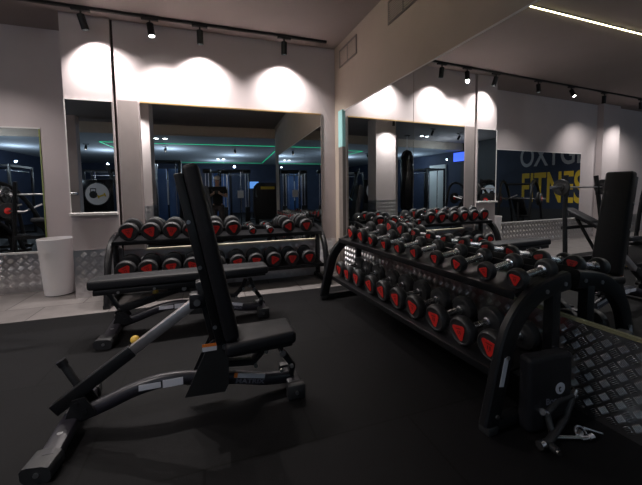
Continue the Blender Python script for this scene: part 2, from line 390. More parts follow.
def point(x, y, z, p, col):
    l = bpy.data.lights.new('added_fill_light', 'POINT'); l.energy = p; l.color = col; l.shadow_soft_size = .03
    o = bpy.data.objects.new('added_fill_light', l); COL.objects.link(o); o.location = Vector((x, y, z))*U
for x, y in ((-1.9, -5.4), (.8, -7.5), (-4.6, -6.5), (4.4, -5.5), (0, -10.5), (-6.6, -1.0), (-7.4, -4.4)): point(x, y, 2.7, 36, (.7, .85, 1))  # added fill lights in mid-air, no fixtures, to brighten rear hall and ceilings
for (x, y, lab) in ((-4.2, .6, 'front ceiling spotlight over the left floor near the punching bag'), (-6.0, .2, 'front ceiling spotlight over the left floor, farther from the pillar'), (-7.4, -.6, 'front ceiling spotlight over the left floor, by the blue television')):
    spot(lab, (x, y, CZ), (1, 0, 0), -.5, 6, 90, 'lamp', .6, (1, .97, .93), 'left floor spotlights', .149)
# spot that washes the pillar
spot('ceiling spotlight washing the pillar beside the camera', (-1.75, 1.45, CZ), (1, 0, 0), -.05, 150, 140, 'lamp', 1.0)

# ------------------------------------------------------------------ dumbbell racks
def make_rack(L, label, loc, rotz):
    r = thing('dumbbell_rack', label, 'dumbbell rack', loc, rotz)
    prof = [(.04, .04), (.075, .18), (.12, .36), (.175, .54), (.27, .665), (.38, .738), (.51, .772), (.655, .792)]
    for x in (0, L):
        s = 1 if x else -1
        b = BM(); add_sweep(b, smooth_path([(x, d, z) for d, z in prof], 5), .058, .032, (1, 0, 0), 12, .55)
        fr = obj('side_frame', b, M['blk'], r)
        b = BM(); bx(b, x-.03, x+.03, .02, .63, .012, .072, bev=.008); obj('foot_bar', b, M['blk'], r)
        b = BM(); bx(b, x-.03, x+.03, .50, .57, .06, .76, bev=.006); obj('post', b, M['blk'], r)
        for d in (.0, .57):
            b = BM(); bx(b, x-.038, x+.038, d, d+.075, 0, .05, bev=.01); obj('foot_cap', b, M['rubber'], r)
        for d, z in ((.44, .755), (.60, .782), (.135, .42), (.065, .10)):
            b = BM(); add_cyl(b, (x+s*.028, d, z), (x+s*.037, d, z), .013, seg=10)
            obj('bolt', b, M['bolt'], fr)
        b = BM(); add_box(b, (x+s*.0335, .108, .345), (.002, .032, .16), R3('X', -13)); lb = obj('label_strip', b, M['label'], fr, False); lb['label'] = 'grey printed strip'
    for (d0, z0, d1, z1, nm) in ((.25, .757, .60, .807, 'upper_shelf'), (.15, .29, .58, .345, 'lower_shelf')):
        b = BM(); ang = math.atan2(z1-z0, d1-d0); ln = math.hypot(z1-z0, d1-d0)
        add_box(b, (L/2, (d0+d1)/2, (z0+z1)/2-.014), (L-.06, ln, .012), Matrix.Rotation(ang, 3, 'X'))
        add_box(b, (L/2, d0-.004, z0-.016), (L-.06, .014, .052), Matrix.Rotation(ang, 3, 'X'), bev=.003)
        add_box(b, (L/2, d1, z1+.01), (L-.06, .012, .07), Matrix.Rotation(ang, 3, 'X'), bev=.003)
        obj(nm, b, M['blk'], r)
    for d, z in ((.53, .70), (.53, .26)):
        b = BM(); add_cyl(b, (.03, d, z), (L-.03, d, z), .022); obj('cross_tube', b, M['blk'], r)
    return r
LB = 2.80
pB = bwp(-.965, .66)
rackB = make_rack(LB, 'two-tier black dumbbell rack standing against the back wall below the wide mirror', pB, -A)
LR = 2.47
rackR = make_rack(LR, 'long two-tier black dumbbell rack along the right wall, its end frame near the camera', (1.45, 3.75, 0), -PI/2)

def tri_outline(r, n=5):
    # rounded triangle, point down, slightly bulging
    pts = []
    corners = [(-.80, .55), (.80, .55), (0, -.95)]
    rad = .28
    for i, (cx, cz) in enumerate(corners):
        base = {0: 90, 1: -30+0, 2: 210}[i]
        a0, a1 = {0: (205, 90), 1: (90, -25), 2: (-28, -152)}[i]
        for k in range(n):
            a = math.radians(a0 + (a1-a0)*k/(n-1))
            pts.append(((cx*.72 + rad*math.cos(a))*r, (cz*.72 + rad*math.sin(a))*r))
    return pts
_cache = {}
def make_dumbbell(R, label, loc, rotz, group, spin=0.0, handle=None):
    key = round(R, 3)
    hl = .03 + R*.46            # head thickness
    gl = .185; tot = 2*hl + gl
    if key not in _cache:
        hd = []
        for s in (-1, 1):
            b = BM(); e = s*tot/2; i = s*gl/2
            add_lathe(b, [(R*.45, i), (R*.80, i), (R*.93, i+s*hl*.10), (R*.985, i+s*hl*.3), (R, i+s*hl*.5), (R*.985, e-s*hl*.25), (R*.93, e-s*hl*.07), (R*.86, e), (R*.80, e), (R*.77, e-s*.004), (R*.3, e-s*.003)], 32, 'Y')
            hd.append(make_mesh(b, 'head', M['rubber']))
        bd = []
        for s in (-1, 1):
            b = BM(); add_prism(b, tri_outline(R*.64), .003, 'Y', s*tot/2 - (.0015 if s > 0 else .0015))
            bd.append(make_mesh(b, 'badge', M['red'], False))
        mk = []
        for s in (-1, 1):
            b = BM(); y = s*(tot/2+.0018)
            for (x0, x1, z0, z1) in ((-.22, .22, .20, .26), (-.12, -.05, -.16, .10), (.04, .12, -.16, .10), (-.04, .02, -.28, -.22)):
                bx(b, x0*R, x1*R, y-.0006, y+.0006, z0*R, z1*R)
            mk.append(make_mesh(b, 'weight_mark', M['redmark'], False))
        b = BM()
        hr = min(.021, R*.38)
        add_lathe(b, [(hr*1.5, -gl/2-.01), (hr*1.5, -gl/2+.012), (hr*1.05, -gl/2+.018), (hr, -gl*.25), (hr*1.12, 0), (hr, gl*.25), (hr*1.05, gl/2-.018), (hr*1.5, gl/2-.012), (hr*1.5, gl/2+.01)], 20, 'Y')
        for k in range(10):
            t = 2*PI*k/10; add_cyl(b, (hr*1.02*math.cos(t), -gl*.33, hr*1.02*math.sin(t)), (hr*1.02*math.cos(t), gl*.33, hr*1.02*math.sin(t)), hr*.10, seg=6)
        _cache[key] = (hd, bd, mk, make_mesh(b, 'handle', M['chrome']))
    hd, bd, mk, ha = _cache[key]
    r = thing('dumbbell', label, 'dumbbell', loc, rotz, group)
    def ch(nm, me, par):
        o = bpy.data.objects.new(nm, me); COL.objects.link(o); o.parent = par; return o
    sp = spin
    for i in range(2):
        h = ch('head', hd[i], r); h.rotation_euler = (0, sp, 0)
        g = ch('badge', bd[i], h); g['label'] = 'red rounded triangular badge'
        ch('weight_mark', mk[i], h)
    h = ch('handle', ha, r); h['label'] = 'knurled chrome handle'; h.rotation_euler = (0, sp, 0)
    return r, tot
ORD = ['first', 'second', 'third', 'fourth', 'fifth', 'sixth', 'seventh', 'eighth', 'ninth', 'tenth']
def shelf_z(tier, d):
    (d0, z0, d1, z1) = (.25, .757, .60, .807) if tier else (.15, .29, .58, .345)
    return z0 + (z1-z0)*(d-d0)/(d1-d0) - .004
def fill(rack_loc, rotz, xs, Rs, tier, labels, group, dface):
    rot = Matrix.Rotation(rotz, 4, 'Z')
    for i, (x, R) in enumerate(zip(xs, Rs)):
        tot = 2*(.03+R*.46)+.185
        dc = dface + tot/2
        z = shelf_z(tier, dc) + R/math.cos(.14)
        p = Vector(rack_loc) + rot @ Vector((x, dc, z))
        r, _ = make_dumbbell(R, labels[i], p, rotz, group, spin=random.uniform(-.5, .5))
        r.rotation_euler = (math.atan2(.053, .36 if tier else .43), 0, rotz)
upB = [.118, .116, .113, .11, .11, .108, .055, .055, .098, .100]
loB = [.120, .118, .116, .114, .112, .11, .11, .108, .106, .106]
xB_up = [-.755, -.505, -.255, -.02, .285, .528, .792, 1.039, 1.311, 1.578]
xB_lo = [-.786, -.539, -.265, -.014, .30, .57, .815, 1.07, 1.33, 1.585]
def loc_x(x): return (x + .965)/math.cos(A)
def labB(i, tier):
    if tier and i in (6, 7):
        return 'small black dumbbell, %s of the two small ones on the back rack upper shelf' % ('left' if i == 6 else 'right')
    t = 'upper' if tier else 'lower'
    return 'red-badged black dumbbell, %s from left on the back rack %s shelf' % (ORD[i], t)
fill(pB, -A, [loc_x(x) for x in xB_up], upB, True, [labB(i, True) for i in range(10)], 'dumbbells on the back rack upper shelf', .26)
fill(pB, -A, [loc_x(x) for x in xB_lo], loB, False, [labB(i, False) for i in range(10)], 'dumbbells on the back rack lower shelf', .16)
upR = [.090, .086, .066, .062, .060, .060, .059, .059, .060, .062]
loR = [.098, .096, .098, .10, .10, .10, .10, .10, .10, .10]
yR_up = [3.50, 3.25, 3.02, 2.76, 2.53, 2.29, 2.03, 1.80, 1.56, 1.34]
yR_lo = [3.62, 3.40, 3.17, 2.88, 2.65, 2.41, 2.17, 1.91, 1.66, 1.42]
def labR(i, tier):
    t = 'upper' if tier else 'lower'; j = 9-i
    near = 'nearest the camera' if j == 0 else '%s from the camera end' % ORD[j]
    sz = 'small black' if tier and i > 1 else 'black'
    return 'red-badged %s dumbbell, %s on the right rack %s shelf' % (sz, near, t)
fill((1.45, 3.75, 0), -PI/2, [3.75-y for y in yR_up], upR, True, [labR(i, True) for i in range(10)], 'dumbbells on the right rack upper shelf', .29)
fill((1.45, 3.75, 0), -PI/2, [3.75-y for y in yR_lo], loR, False, [labR(i, False) for i in range(10)], 'dumbbells on the right rack lower shelf', .19)

# ------------------------------------------------------------------ adjustable benches
def rounded_pad(b, L, Wd, T, m4, taper=0.0, bev=.028):
    vs = add_box(b, (L/2, 0, T/2), (L, Wd, T), bev=bev, seg=4)
    if taper:
        for v in vs:
            if v.is_valid: v.co.y *= 1 - taper*max(0, min(1, v.co.x/L))
    bmesh.ops.transform(b, matrix=m4, verts=b.verts[:])
def make_bench(label, loc, rotz, back_ang, seat_ang, k=1.0, padlen=1.05, seatlen=.45, hz=.44, sz=.39):
    r = thing('weight_bench', label, 'bench', loc, rotz)
    # u = x along the bench, v = y, hinge of the backrest at (.84, .44)
    H = Vector((.83, 0, hz))
    b = BM(); add_sweep(b, smooth_path([(-.02, 0, .075), (.14, 0, .12), (.30, 0, .175), (.44, 0, .20), (.58, 0, .195), (.74, 0, .165), (.90, 0, .135), (1.08, 0, .09), (1.25, 0, .075)], 5), .042, .036, (0, 1, 0), 14, .8)
    base = obj('base_tube', b, M['tube'], r)
    b = BM(); add_sweep(b, [Vector((-.02, y, .055+.015*(1-abs(y)/.32))) for y in (-.30, -.15, 0, .15, .30)], .036, .05, (1, 0, 0), 12, .7)
    ft = obj('front_foot', b, M['tube'], r)
    for s in (-1, 1):
        b = BM(); add_sweep(b, [Vector((-.025-.010*q, s*y, z)) for q, (y, z) in enumerate(((.26, .05), (.31, .046), (.365, .042)))], .044, .068, (1, 0, 0), 12, .55)
        c = obj('foot_cap', b, M['rubber'], ft)
        b = BM(); add_cyl(b, (-.02, s*.16, .085), (-.02, s*.16, .098), .014); obj('bolt', b, M['bolt'], ft)
        b = BM(); add_cyl(b, (-.04, s*.365, .045), (-.04, s*.372, .045), .012); obj('bolt', b, M['bolt'], ft)
    b = BM(); bx(b, 1.22, 1.31, -.15, .15, .03, .085, bev=.012); rf = obj('rear_foot', b, M['tube'], r)
    for s in (-1, 1):
        b = BM(); bx(b, 1.205, 1.325, s*.105, s*.17, 0, .10, bev=.015); obj('foot_cap', b, M['rubber'], rf)
        b = BM(); add_cyl(b, (1.265, s*.17, .05), (1.265, s*.178, .05), .012); obj('bolt', b, M['bolt'], rf)
    # bracket and handle at the front foot
    b = BM(); add_prism(b, [(-.05, .06), (.12, .10), (.06, .21), (0, .20)], .012, 'Y', -.055); add_prism(b, [(-.05, .06), (.12, .10), (.06, .21), (0, .20)], .012, 'Y', .043)
    for y in (-.06, .055):
        add_cyl(b, (.02, y, .175), (.02, y+.006, .175), .014); add_cyl(b, (.06, y, .13), (.06, y+.006, .13), .014)
    obj('front_bracket', b, M['blk'], r)
    b = BM(); add_cyl(b, (-.01, .10, .19), (-.085, .10, .35), .021); hd = obj('handle', b, M['rubber'], r)
    b = BM(); add_cyl(b, (-.083, .10, .345), (-.098, .10, .376), .026); obj('handle_cap', b, M['blk'], hd)
    b = BM(); add_cyl(b, (-.01, -.01, .19), (-.01, .11, .19), .018); obj('handle_mount', b, M['blk'], r)
    # housing plates
    for y in (-.075, .063):
        b = BM(); add_prism(b, [(.585, .105), (.82, .095), (.845, .14), (.855, .42), (.76, .44), (.735, .42), (.64, .22)], .012, 'Y', y); obj('pivot_plate', b, M['blk_matte'], r)
    for y in (-.0755, .0755):
        s = -1 if y < 0 else 1
        b = BM(); add_cyl(b, (.83, y, .39), (.83, y+s*.012, .39), .018); obj('pivot_bolt', b, M['bolt'], r)
    # stickers
    b = BM(); bx(b, .695, .78, -.0768, -.0755, .375, .402); st = obj('warning_sticker', b, M['label'], r, False)
    b = BM(); bx(b, .695, .78, -.0768, -.0755, .403, .422); obj('sticker_band', b, M['orange'], st, False)
    b = BM(); bx(b, .33, .45, -.0372, -.034, .178, .212); bx(b, .46, .575, -.0372, -.034, .172, .218); sl = obj('tube_label', b, M['label'], base, False); sl['label'] = 'silver white label on the tube'
    b = BM(); add_box(b, (.98, -.0375, .148), (.20, .003, .030), R3('Y', 12)); s2 = obj('tube_label', b, M['label'], base, False); s2['label'] = 'white label with an orange end'
    b = BM(); add_box(b, (.892, -.0378, .168), (.022, .003, .030), R3('Y', 12)); obj('tube_label', b, M['orange'], base, False)
    mt = Matrix.Translation((.885, -.0385, .118)) @ Matrix.Rotation(math.radians(12), 4, 'Y') @ Matrix.Rotation(PI/2, 4, 'X')
    text_mesh('maker_lettering', 'MATRIX', .042, M['label_dim'], base, mt, .0005, .001, 1.25)
    # seat
    b = BM(); ms = Matrix.Translation((.83, 0, sz)) @ Matrix.Rotation(-seat_ang, 4, 'Y')
    rounded_pad(b, seatlen, .33, .085, ms, .18); seat = obj('seat', b, M['vinyl'], r)
    b = BM(); vs = add_box(b, (seatlen/2, 0, -.006), (seatlen*.88, .24, .02), bev=.004); bmesh.ops.transform(b, matrix=ms, verts=b.verts[:]); obj('seat_base', b, M['blk'], r)
    # seat linkage
    b = BM(); add_sweep(b, [Vector(p) for p in ((.82, 0, .245), (1.02, 0, .225))], .022, .03, (0, 1, 0), 8, .5)
    add_sweep(b, [Vector(p) for p in ((1.00, 0, .22), (1.08, 0, .30), (1.12, 0, .39))], .02, .035, (0, 1, 0), 8, .5)
    add_sweep(b, [Vector(p) for p in ((1.16, 0, .39), (1.20, 0, .27), (1.27, 0, .16), (1.26, 0, .09))], .02, .035, (0, 1, 0), 8, .5)
    obj('seat_support', b, M['blk'], r)
    for (u, z) in ((1.02, .215), (1.09, .30), (1.15, .325), (1.26, .17), (1.19, .15)):
        b = BM(); add_cyl(b, (u, -.04, z), (u, -.058, z), .013); obj('support_bolt', b, M['bolt'], r)
    b = BM(); add_cyl(b, (1.19, -.03, .29), (1.19, -.085, .29), .010); add_cyl(b, (1.19, -.075, .29), (1.19, -.10, .29), .022); obj('pull_pin', b, M['chrome'], r)
    # backrest assembly
    mb = Matrix.Translation(H) @ Matrix.Rotation(-back_ang, 4, 'Y')    # local x runs up the pad
    Fp = Matrix.Diagonal((1, 1, 1, 1))
    b = BM(); rounded_pad(b, padlen, .28, .09, Matrix.Translation((.02, 0, -.095)), .10); bmesh.ops.transform(b, matrix=mb, verts=b.verts[:])
    pad = obj('backrest', b, M['vinyl'], r)
    b = BM()
    for s in (-1, 1): add_cyl(b, (.06, s*.130, -.05), (padlen-.04, s*.116, -.05), .0045, seg=6)
    bmesh.ops.transform(b, matrix=mb, verts=b.verts[:]); obj('piping', b, M['stitch'], pad)
    b = BM(); add_box(b, (padlen*.5, 0, .022), (padlen*.96, .23, .05), bev=.008); add_box(b, (.22, 0, .06), (.40, .085, .05), bev=.006)
    bmesh.ops.transform(b, matrix=mb, verts=b.verts[:]); obj('backrest_frame', b, M['blk'], r)
    b = BM()
    for x in (.14, .52, .80):
        b = BM(); add_cyl(b, (x, -.114, .03), (x, -.122, .03), .012)
        bmesh.ops.transform(b, matrix=mb, verts=b.verts[:]); obj('frame_bolt', b, M['bolt'], r)
    # ladder strut from the front bracket to the back of the backrest
    A0 = Vector((-.10, 0, .14)); B0 = mb @ Vector((.30, 0, .10))
    if back_ang < .6 or back_ang > 2.6: A0 = Vector((.02, 0, .22)); B0 = Vector((.55, 0, .37))
    mid = A0.lerp(B0, .52)
    d = (B0-A0); ang = math.atan2(d.z, d.x)
    b = BM(); add_box(b, A0.lerp(mid, .5), ((mid-A0).length, .055, .07), Matrix.Rotation(-ang, 3, 'Y'), bev=.004); lad = obj('ladder_strut', b, M['blk'], r)
    if not (back_ang < .6 or back_ang > 2.6):
        b = BM(); add_box(b, mid.lerp(B0, .5), ((B0-mid).length, .048, .058), Matrix.Rotation(-ang, 3, 'Y'), bev=.004); up = obj('strut_arm', b, M['steel'], r); up['label'] = 'brushed silver strut arm'
    else:
        b = BM(); add_box(b, mid.lerp(B0, .5), ((B0-mid).length, .048, .058), Matrix.Rotation(-ang, 3, 'Y'), bev=.004); obj('strut_arm', b, M['blk'], r)
    kn = A0.lerp(B0, .52)
    b = BM(); bmesh.ops.create_uvsphere(b, u_segments=14, v_segments=10, radius=.026, matrix=Matrix.Translation(kn + Vector((0, .062, .035)))); add_cyl(b, kn+Vector((0, .02, .01)), kn+Vector((0, .06, .035)), .008)
    kk = obj('adjuster_knob', b, M['yellow'], r); kk['label'] = 'yellow adjuster knob'
    b = BM(); bx(b, B0.x-.045, B0.x+.045, -.05, .05, B0.z-.04, B0.z+.05, bev=.008); obj('strut_bracket', b, M['blk'], r)
    b = BM(); add_cyl(b, (B0.x, -.05, B0.z), (B0.x, -.062, B0.z), .02); obj('strut_bolt', b, M['bolt'], r)
    return r
bench1 = make_bench('black adjustable bench in the foreground, its backrest raised nearly upright', (-.67, 2.20, 0), math.radians(-3.2), math.radians(101), math.radians(2), padlen=1.11, hz=.405, sz=.345)
bench2 = make_bench('black adjustable bench set flat, standing before the back dumbbell rack', (-.72, 3.65, 0), math.radians(-1.7), math.radians(180), 0, padlen=1.01, seatlen=.50, hz=.445, sz=.455)
bench2.scale = (1.1, 1.03, 1.03)

# ------------------------------------------------------------------ trash can
r = thing('waste_bin', 'tall white tapered plastic waste bin by the checker plate', 'bin', (-1.75, 5.44, 0))
b = BM(); add_lathe(b, [(.155, .012), (.165, .012), (.168, .03), (.192, .45), (.212, .74), (.215, .768), (.208, .772), (.20, .755), (.18, .30), (.16, .05)], 40); obj('body', b, M['white'], r)
b = BM(); add_lathe(b, [(.148, 0), (.150, .014), (.12, .014)], 40); obj('base_ring', b, M['rubber'], r)

# ------------------------------------------------------------------ black padded block leaning at the end of the rack
r = thing('foam_block', 'black padded block with a round white logo, standing at the near rack end', 'pad', (1.825, 1.20, 0), math.radians(-6))
b = BM(); add_box(b, (0, 0, .215), (.31, .09, .43), bev=.03, seg=4); blk = obj('cover', b, M['vinyl'], r)
b = BM(); add_cyl(b, (.055, -.0452, .235), (.055, -.047, .235), .033, seg=28); lg = obj('round_logo', b, M['label'], r); lg['label'] = 'round pale logo'
text_mesh('logo_letter', 't', .055, M['blk_matte'], lg, Matrix.Translation((.042, -.0475, .217)) @ Matrix.Rotation(PI/2, 4, 'X'), .0005, .001)
text_mesh('lettering', 'Booster', .05, M['label_dim'], blk, Matrix.Translation((-.045, -.0455, .155)) @ Matrix.Rotation(PI/2, 4, 'X'), .0005, .0008)

# cable attachments on the floor
def chrome_end(b, p, q, r): add_cyl(b, p, q, r)
r = thing('cable_attachment', 'black triangular cable grip with chrome ends on the floor by the rack end', 'gym accessory', (1.81, 1.08, 0), 0)
pts = [Vector(p) for p in ((-.17, .0, .03), (-.12, .0, .03), (.10, .06, .06), (.17, .07, .16))]
b = BM(); add_sweep(b, pts, .020, .020, (0, 0, 1), 12); obj('grip', b, M['rubber'], r)
b = BM(); add_sweep(b, [Vector(p) for p in ((-.05, .03, .03), (-.04, .07, .12), (.05, .075, .16), (.17, .07, .17))], .018, .018, (0, 0, 1), 12); obj('grip', b, M['rubber'], r)
b = BM(); add_sweep(b, [Vector(p) for p in ((-.13, .0, .022), (-.135, -.03, .022), (-.14, -.055, .022))], .020, .020, (0, 0, 1), 12); obj('grip', b, M['rubber'], r)
for p, q, rr in (((-.195, .0, .03), (-.165, .0, .03), .022), ((-.075, .07, .135), (-.045, .07, .12), .018), ((.17, .07, .17), (.20, .075, .19), .02), ((-.14, -.054, .022), (-.142, -.068, .022), .014)):
    b = BM(); add_cyl(b, p, q, rr); obj('end_cap', b, M['chrome'], r)
r = thing('chrome_bar', 'short straight chrome bar with a swivel lying on the floor', 'gym accessory', (1.84, 1.065, 0), -.42)
b = BM(); add_cyl(b, (-.10, 0, .017), (.10, 0, .017), .011); add_cyl(b, (.09, 0, .017), (.12, .01, .017), .017); obj('bar', b, M['chrome'], r)
r = thing('snap_hook', 'small chrome snap hook with a chain link, lying beside the bar', 'hook', (1.93, 1.06, 0), 0)
b = BM()
ring = [Vector((.035*math.cos(t)-.02, .02*math.sin(t), .03+.02*math.sin(t))) for t in [2*PI*i/14 for i in range(15)]]
add_sweep(b, ring, .006, .006, (0, -.7, .7), 8)
add_sweep(b, [Vector((.0, 0, .05)), Vector((.05, -.02, .03)), Vector((.10, -.04, .012))], .007, .007, (0, 0, 1), 8); obj('hook', b, M['chrome'], r)
b = BM(); add_cyl(b, (-.05, 0, .02), (-.02, 0, .035), .018); add_cyl(b, (-.045, -.02, .014), (-.02, -.03, .016), .013); obj('swivel', b, M['chrome'], r)

# ------------------------------------------------------------------ things seen in the mirrors
# olympic bar bench at the far left
r = thing('press_station', 'black incline press bench with two leaning uprights, seen in the right mirror', 'bench', (-2.62, 4.1, 0))
for x in (-.43, .43):
    b = BM(); add_sweep(b, [Vector((x*1.45, -.10, .05)), Vector((x*1.2, .0, .80)), Vector((x, .06, 1.60))], .035, .028, (1, 0, 0), 8, .5); obj('upright', b, M['blk'], r)
    b = BM(); bx(b, x-.03+x*.05, x+.03+x*.05, .0, .055, 1.22, 1.33, bev=.004); obj('bar_hook', b, M['blk'], r)
b = BM(); bx(b, -.75, .75, -.14, -.08, .01, .07, bev=.006); bx(b, -.03, .03, -.85, -.26, .01, .07, bev=.006); bx(b, -.33, .33, -.88, -.82, 0, .06, bev=.006); bx(b, -.5, .5, .03, .08, .58, .64, bev=.006)
obj('base_frame', b, M['blk'], r)
b = BM(); add_box(b, (0, -.20, .70), (.28, 1.10, .08), R3('X', 26), bev=.02); obj('backrest', b, M['vinyl'], r)
b = BM(); add_box(b, (0, -.70, .47), (.32, .30, .08), R3('X', -8), bev=.02); obj('seat', b, M['vinyl'], r)
b = BM(); add_cyl(b, (0, -.30, .05), (0, .12, .78), .03); add_cyl(b, (0, -.70, .05), (0, -.70, .44), .03); obj('support', b, M['blk'], r)
r = thing('barbell', 'long chrome barbell lying on the press bench uprights with a black plate at each end', 'barbell', (-2.62, 4.13, 1.375))
b = BM(); add_cyl(b, (-1.0, 0, 0), (.60, 0, 0), .015); obj('bar', b, M['steel'], r)
for s in (-1, 1):
    b = BM(); add_cyl(b, (s*.54, 0, 0), (s*(1.05 if s < 0 else .88), 0, 0), .026); add_cyl(b, (s*.52, 0, 0), (s*.55, 0, 0), .04); obj('sleeve', b, M['chrome'], r)
for s, lab in ((-1, 'black plate on the barbell end nearer the lit column'), (1, 'black plate on the barbell end nearer the pillar panel')):
    r = thing('weight_plate', lab, 'weight plate', (-2.62+s*.60, 4.13, 1.375), 0, 'plates on the barbell')
    b = BM(); add_lathe(b, [(.03, -.02), (.06, -.025), (.065, -.012), (.12, -.012), (.12, -.022), (.147, -.02), (.152, 0), (.147, .02), (.12, .022), (.12, .012), (.065, .012), (.06, .025), (.03, .02)], 32, 'X'); obj('disc', b, M['rubber'], r)
    for k in range(3):
        t = 2*PI*k/3+.5; b = BM(); add_box(b, (0, .09*math.cos(t), .09*math.sin(t)), (.03, .04, .03), Matrix.Rotation(t, 3, 'X'), bev=.01); obj('hub_grip', b, M['rubber_rim'], r)

# plate-loaded machines
def machine(label, loc, rotz, kind):
    r = thing('strength_machine', label, 'gym machine', loc, rotz)
    b = BM()
    for x in (-.45, .45):
        add_sweep(b, smooth_path([(x, -.7, .06), (x, -.4, .9), (x, .1, 1.55), (x, .6, 1.45), (x, .8, .06)], 4), .04, .035, (1, 0, 0), 8, .6)
        add_sweep(b, [Vector((x, -.85, .04)), Vector((x, .95, .04))], .035, .035, (1, 0, 0), 8, .5)
    add_cyl(b, (-.45, .1, 1.52), (.45, .1, 1.52), .035); add_cyl(b, (-.45, .8, .1), (.45, .8, .1), .035)
    obj('frame', b, M['blk'], r)
    b = BM(); add_box(b, (0, .15, .80), (.34, .75, .1), R3('X', 48), bev=.025); obj('backrest', b, M['vinyl'], r)
    b = BM(); add_box(b, (0, -.25, .45), (.38, .40, .1), R3('X', 6), bev=.025); obj('seat', b, M['vinyl'], r)
    b = BM(); add_cyl(b, (0, -.2, .03), (0, -.2, .42), .04); add_cyl(b, (0, .3, .03), (0, .3, .95), .04); obj('seat_post', b, M['blk'], r)
    b = BM(); add_cyl(b, (-.75, .3, 1.05), (.75, .3, 1.05), .025); obj('load_bar', b, M['chrome'], r)
    for s in (-1, 1):
        b = BM(); add_cyl(b, (s*.48, -.1, 1.0), (s*.30, -.62, 1.15), .022); add_cyl(b, (s*.48, -.1, 1.0), (s*.48, .3, 1.05), .028); obj('lever_arm', b, M['steel'], r)
        for j in range(2):
            x = s*(.56+.07*j); b = BM(); add_lathe(b, [(.03, -.025), (.20-.04*j, -.025), (.21-.04*j, 0), (.20-.04*j, .025), (.03, .025)], 28, 'X', (x, .3, 1.05)); pl = obj('weight_plate', b, M['rubber'], r)
            b = BM(); add_lathe(b, [(.03, -.028), (.065, -.028), (.065, .028), (.03, .028)], 20, 'X', (x, .3, 1.05)); obj('plate_hub', b, M['red'], pl)
    return r
machine('black plate-loaded machine with red-hubbed discs by the far left sign', (-5.9, 3.9, 0), -PI/2+.3, 0)
machine('black plate-loaded machine with red-hubbed discs near the left wall, closer to the rear', (-5.4, 1.3, 0), -PI/2-.2, 0)
machine('black plate-loaded machine with red-hubbed discs standing behind the pillar', (-4.2, 2.5, 0), .5, 0)

def rackcage(label, loc, rotz, h=2.4, w=1.3, d=1.1):
    r = thing('power_rack', label, 'power rack', loc, rotz)
    for x in (-w/2, w/2):
        for y in (-d/2, d/2):
            b = BM(); bx(b, x-.035, x+.035, y-.035, y+.035, 0, h, bev=.004); obj('upright', b, M['blk'], r)
    b = BM()
    for x in (-w/2, w/2): bx(b, x-.03, x+.03, -d/2, d/2, h-.08, h-.01); bx(b, x-.03, x+.03, -d/2, d/2, .0, .07)
    for y in (-d/2, d/2): bx(b, -w/2, w/2, y-.03, y+.03, h-.08, h-.01)
    obj('crossbars', b, M['blk'], r)
    b = BM(); add_cyl(b, (-w/2, -d/2+.1, h-.2), (w/2, -d/2+.1, h-.2), .018); obj('pullup_bar', b, M['chrome'], r)
    b = BM()
    for x in (-.3, .3): add_cyl(b, (x, d/2-.1, .1), (x, d/2-.1, h-.1), .02)
    obj('guide_rods', b, M['chrome'], r)
    return r
b = BM(); bx(b, -8.59, -8.5, -4.0, -2.9, 0, 2.7); struct('trim_13', b, M['pale'])
rackcage('black squat cage standing before the pale panel of the far left wall', (-6.9, -2.6, 0), PI/2)
rackcage('black squat cage with chrome guide rods behind the photographer', (.75, -5.6, 0), .05)
rackcage('tall black squat cage at the left of the rear hall', (-4.6, -6.2, 0), -.1)
rackcage('black squat cage with chrome rods against the far right of the rear hall', (4.4, -6.4, 0), .1)

def cable_tower(label, loc, rotz, h=2.75):
    r = thing('cable_tower', label, 'gym machine', loc, rotz)
    b = BM(); 
    for x in (-.5, .5): bx(b, x-.05, x+.05, -.12, .12, 0, h, bev=.008)
    bx(b, -.55, .55, -.14, .14, h-.12, h, bev=.008); bx(b, -.6, .6, -.35, .35, 0, .08, bev=.008); obj('frame', b, M['blk'], r)
    for s in (-1, 1):
        b = BM(); add_box(b, (s*.22, .02, 1.3), (.36, .10, 2.2), bev=.012); obj('shroud', b, M['blue'], r)
    b = BM(); bx(b, -.025, .025, .075, .085, .9, 1.95); obj('light_slot', b, M['label'], r)
    b = BM(); add_cyl(b, (-.35, .2, h-.2), (-.35, .2, .5), .008, seg=6); add_cyl(b, (.35, .2, h-.2), (.35, .2, .5), .008, seg=6); obj('cable', b, M['steel'], r)
    b = BM()
    for s in (-1, 1): add_lathe(b, [(.02, -.02), (.07, -.02), (.06, 0), (.07, .02), (.02, .02)], 18, 'X', (s*.35, .18, h-.2))
    obj('pulley', b, M['blk_matte'], r)
    return r
cable_tower('tall blue-fronted cable tower left of the photographer', (-1.95, -4.9, 0), .05)
cable_tower('blue-fronted cable tower behind the squat cage', (.1, -7.6, 0), 0, 2.5)
cable_tower('blue-fronted cable tower in the far left of the rear hall', (-3.0, -8.2, 0), 0.1, 2.5)

# machine with long diagonal arms
r = thing('arm_press_machine', 'black machine with two long diagonal arms behind the round sign', 'gym machine', (-3.25, -3.9, 0), .1)
for s in (-1, 1):
    b = BM(); add_sweep(b, [Vector((s*.32-.25, .1, 2.45)), Vector((s*.32+.35, .1, .9))], .06, .05, (0, 1, 0), 8, .6); obj('diagonal_arm', b, M['blk'], r)
    b = BM(); bx(b, s*.5-.05, s*.5+.05, -.1, .0, 0, 2.3, bev=.006); obj('post', b, M['blk'], r)
b = BM(); bx(b, -.55, .55, -.1, .0, 2.2, 2.3); bx(b, -.55, .55, -.5, .4, 0, .08); obj('frame', b, M['blk'], r)
b = BM(); add_cyl(b, (.1, .2, 1.1), (.1, .5, .9), .02); obj('grip_bar', b, M['chrome'], r)
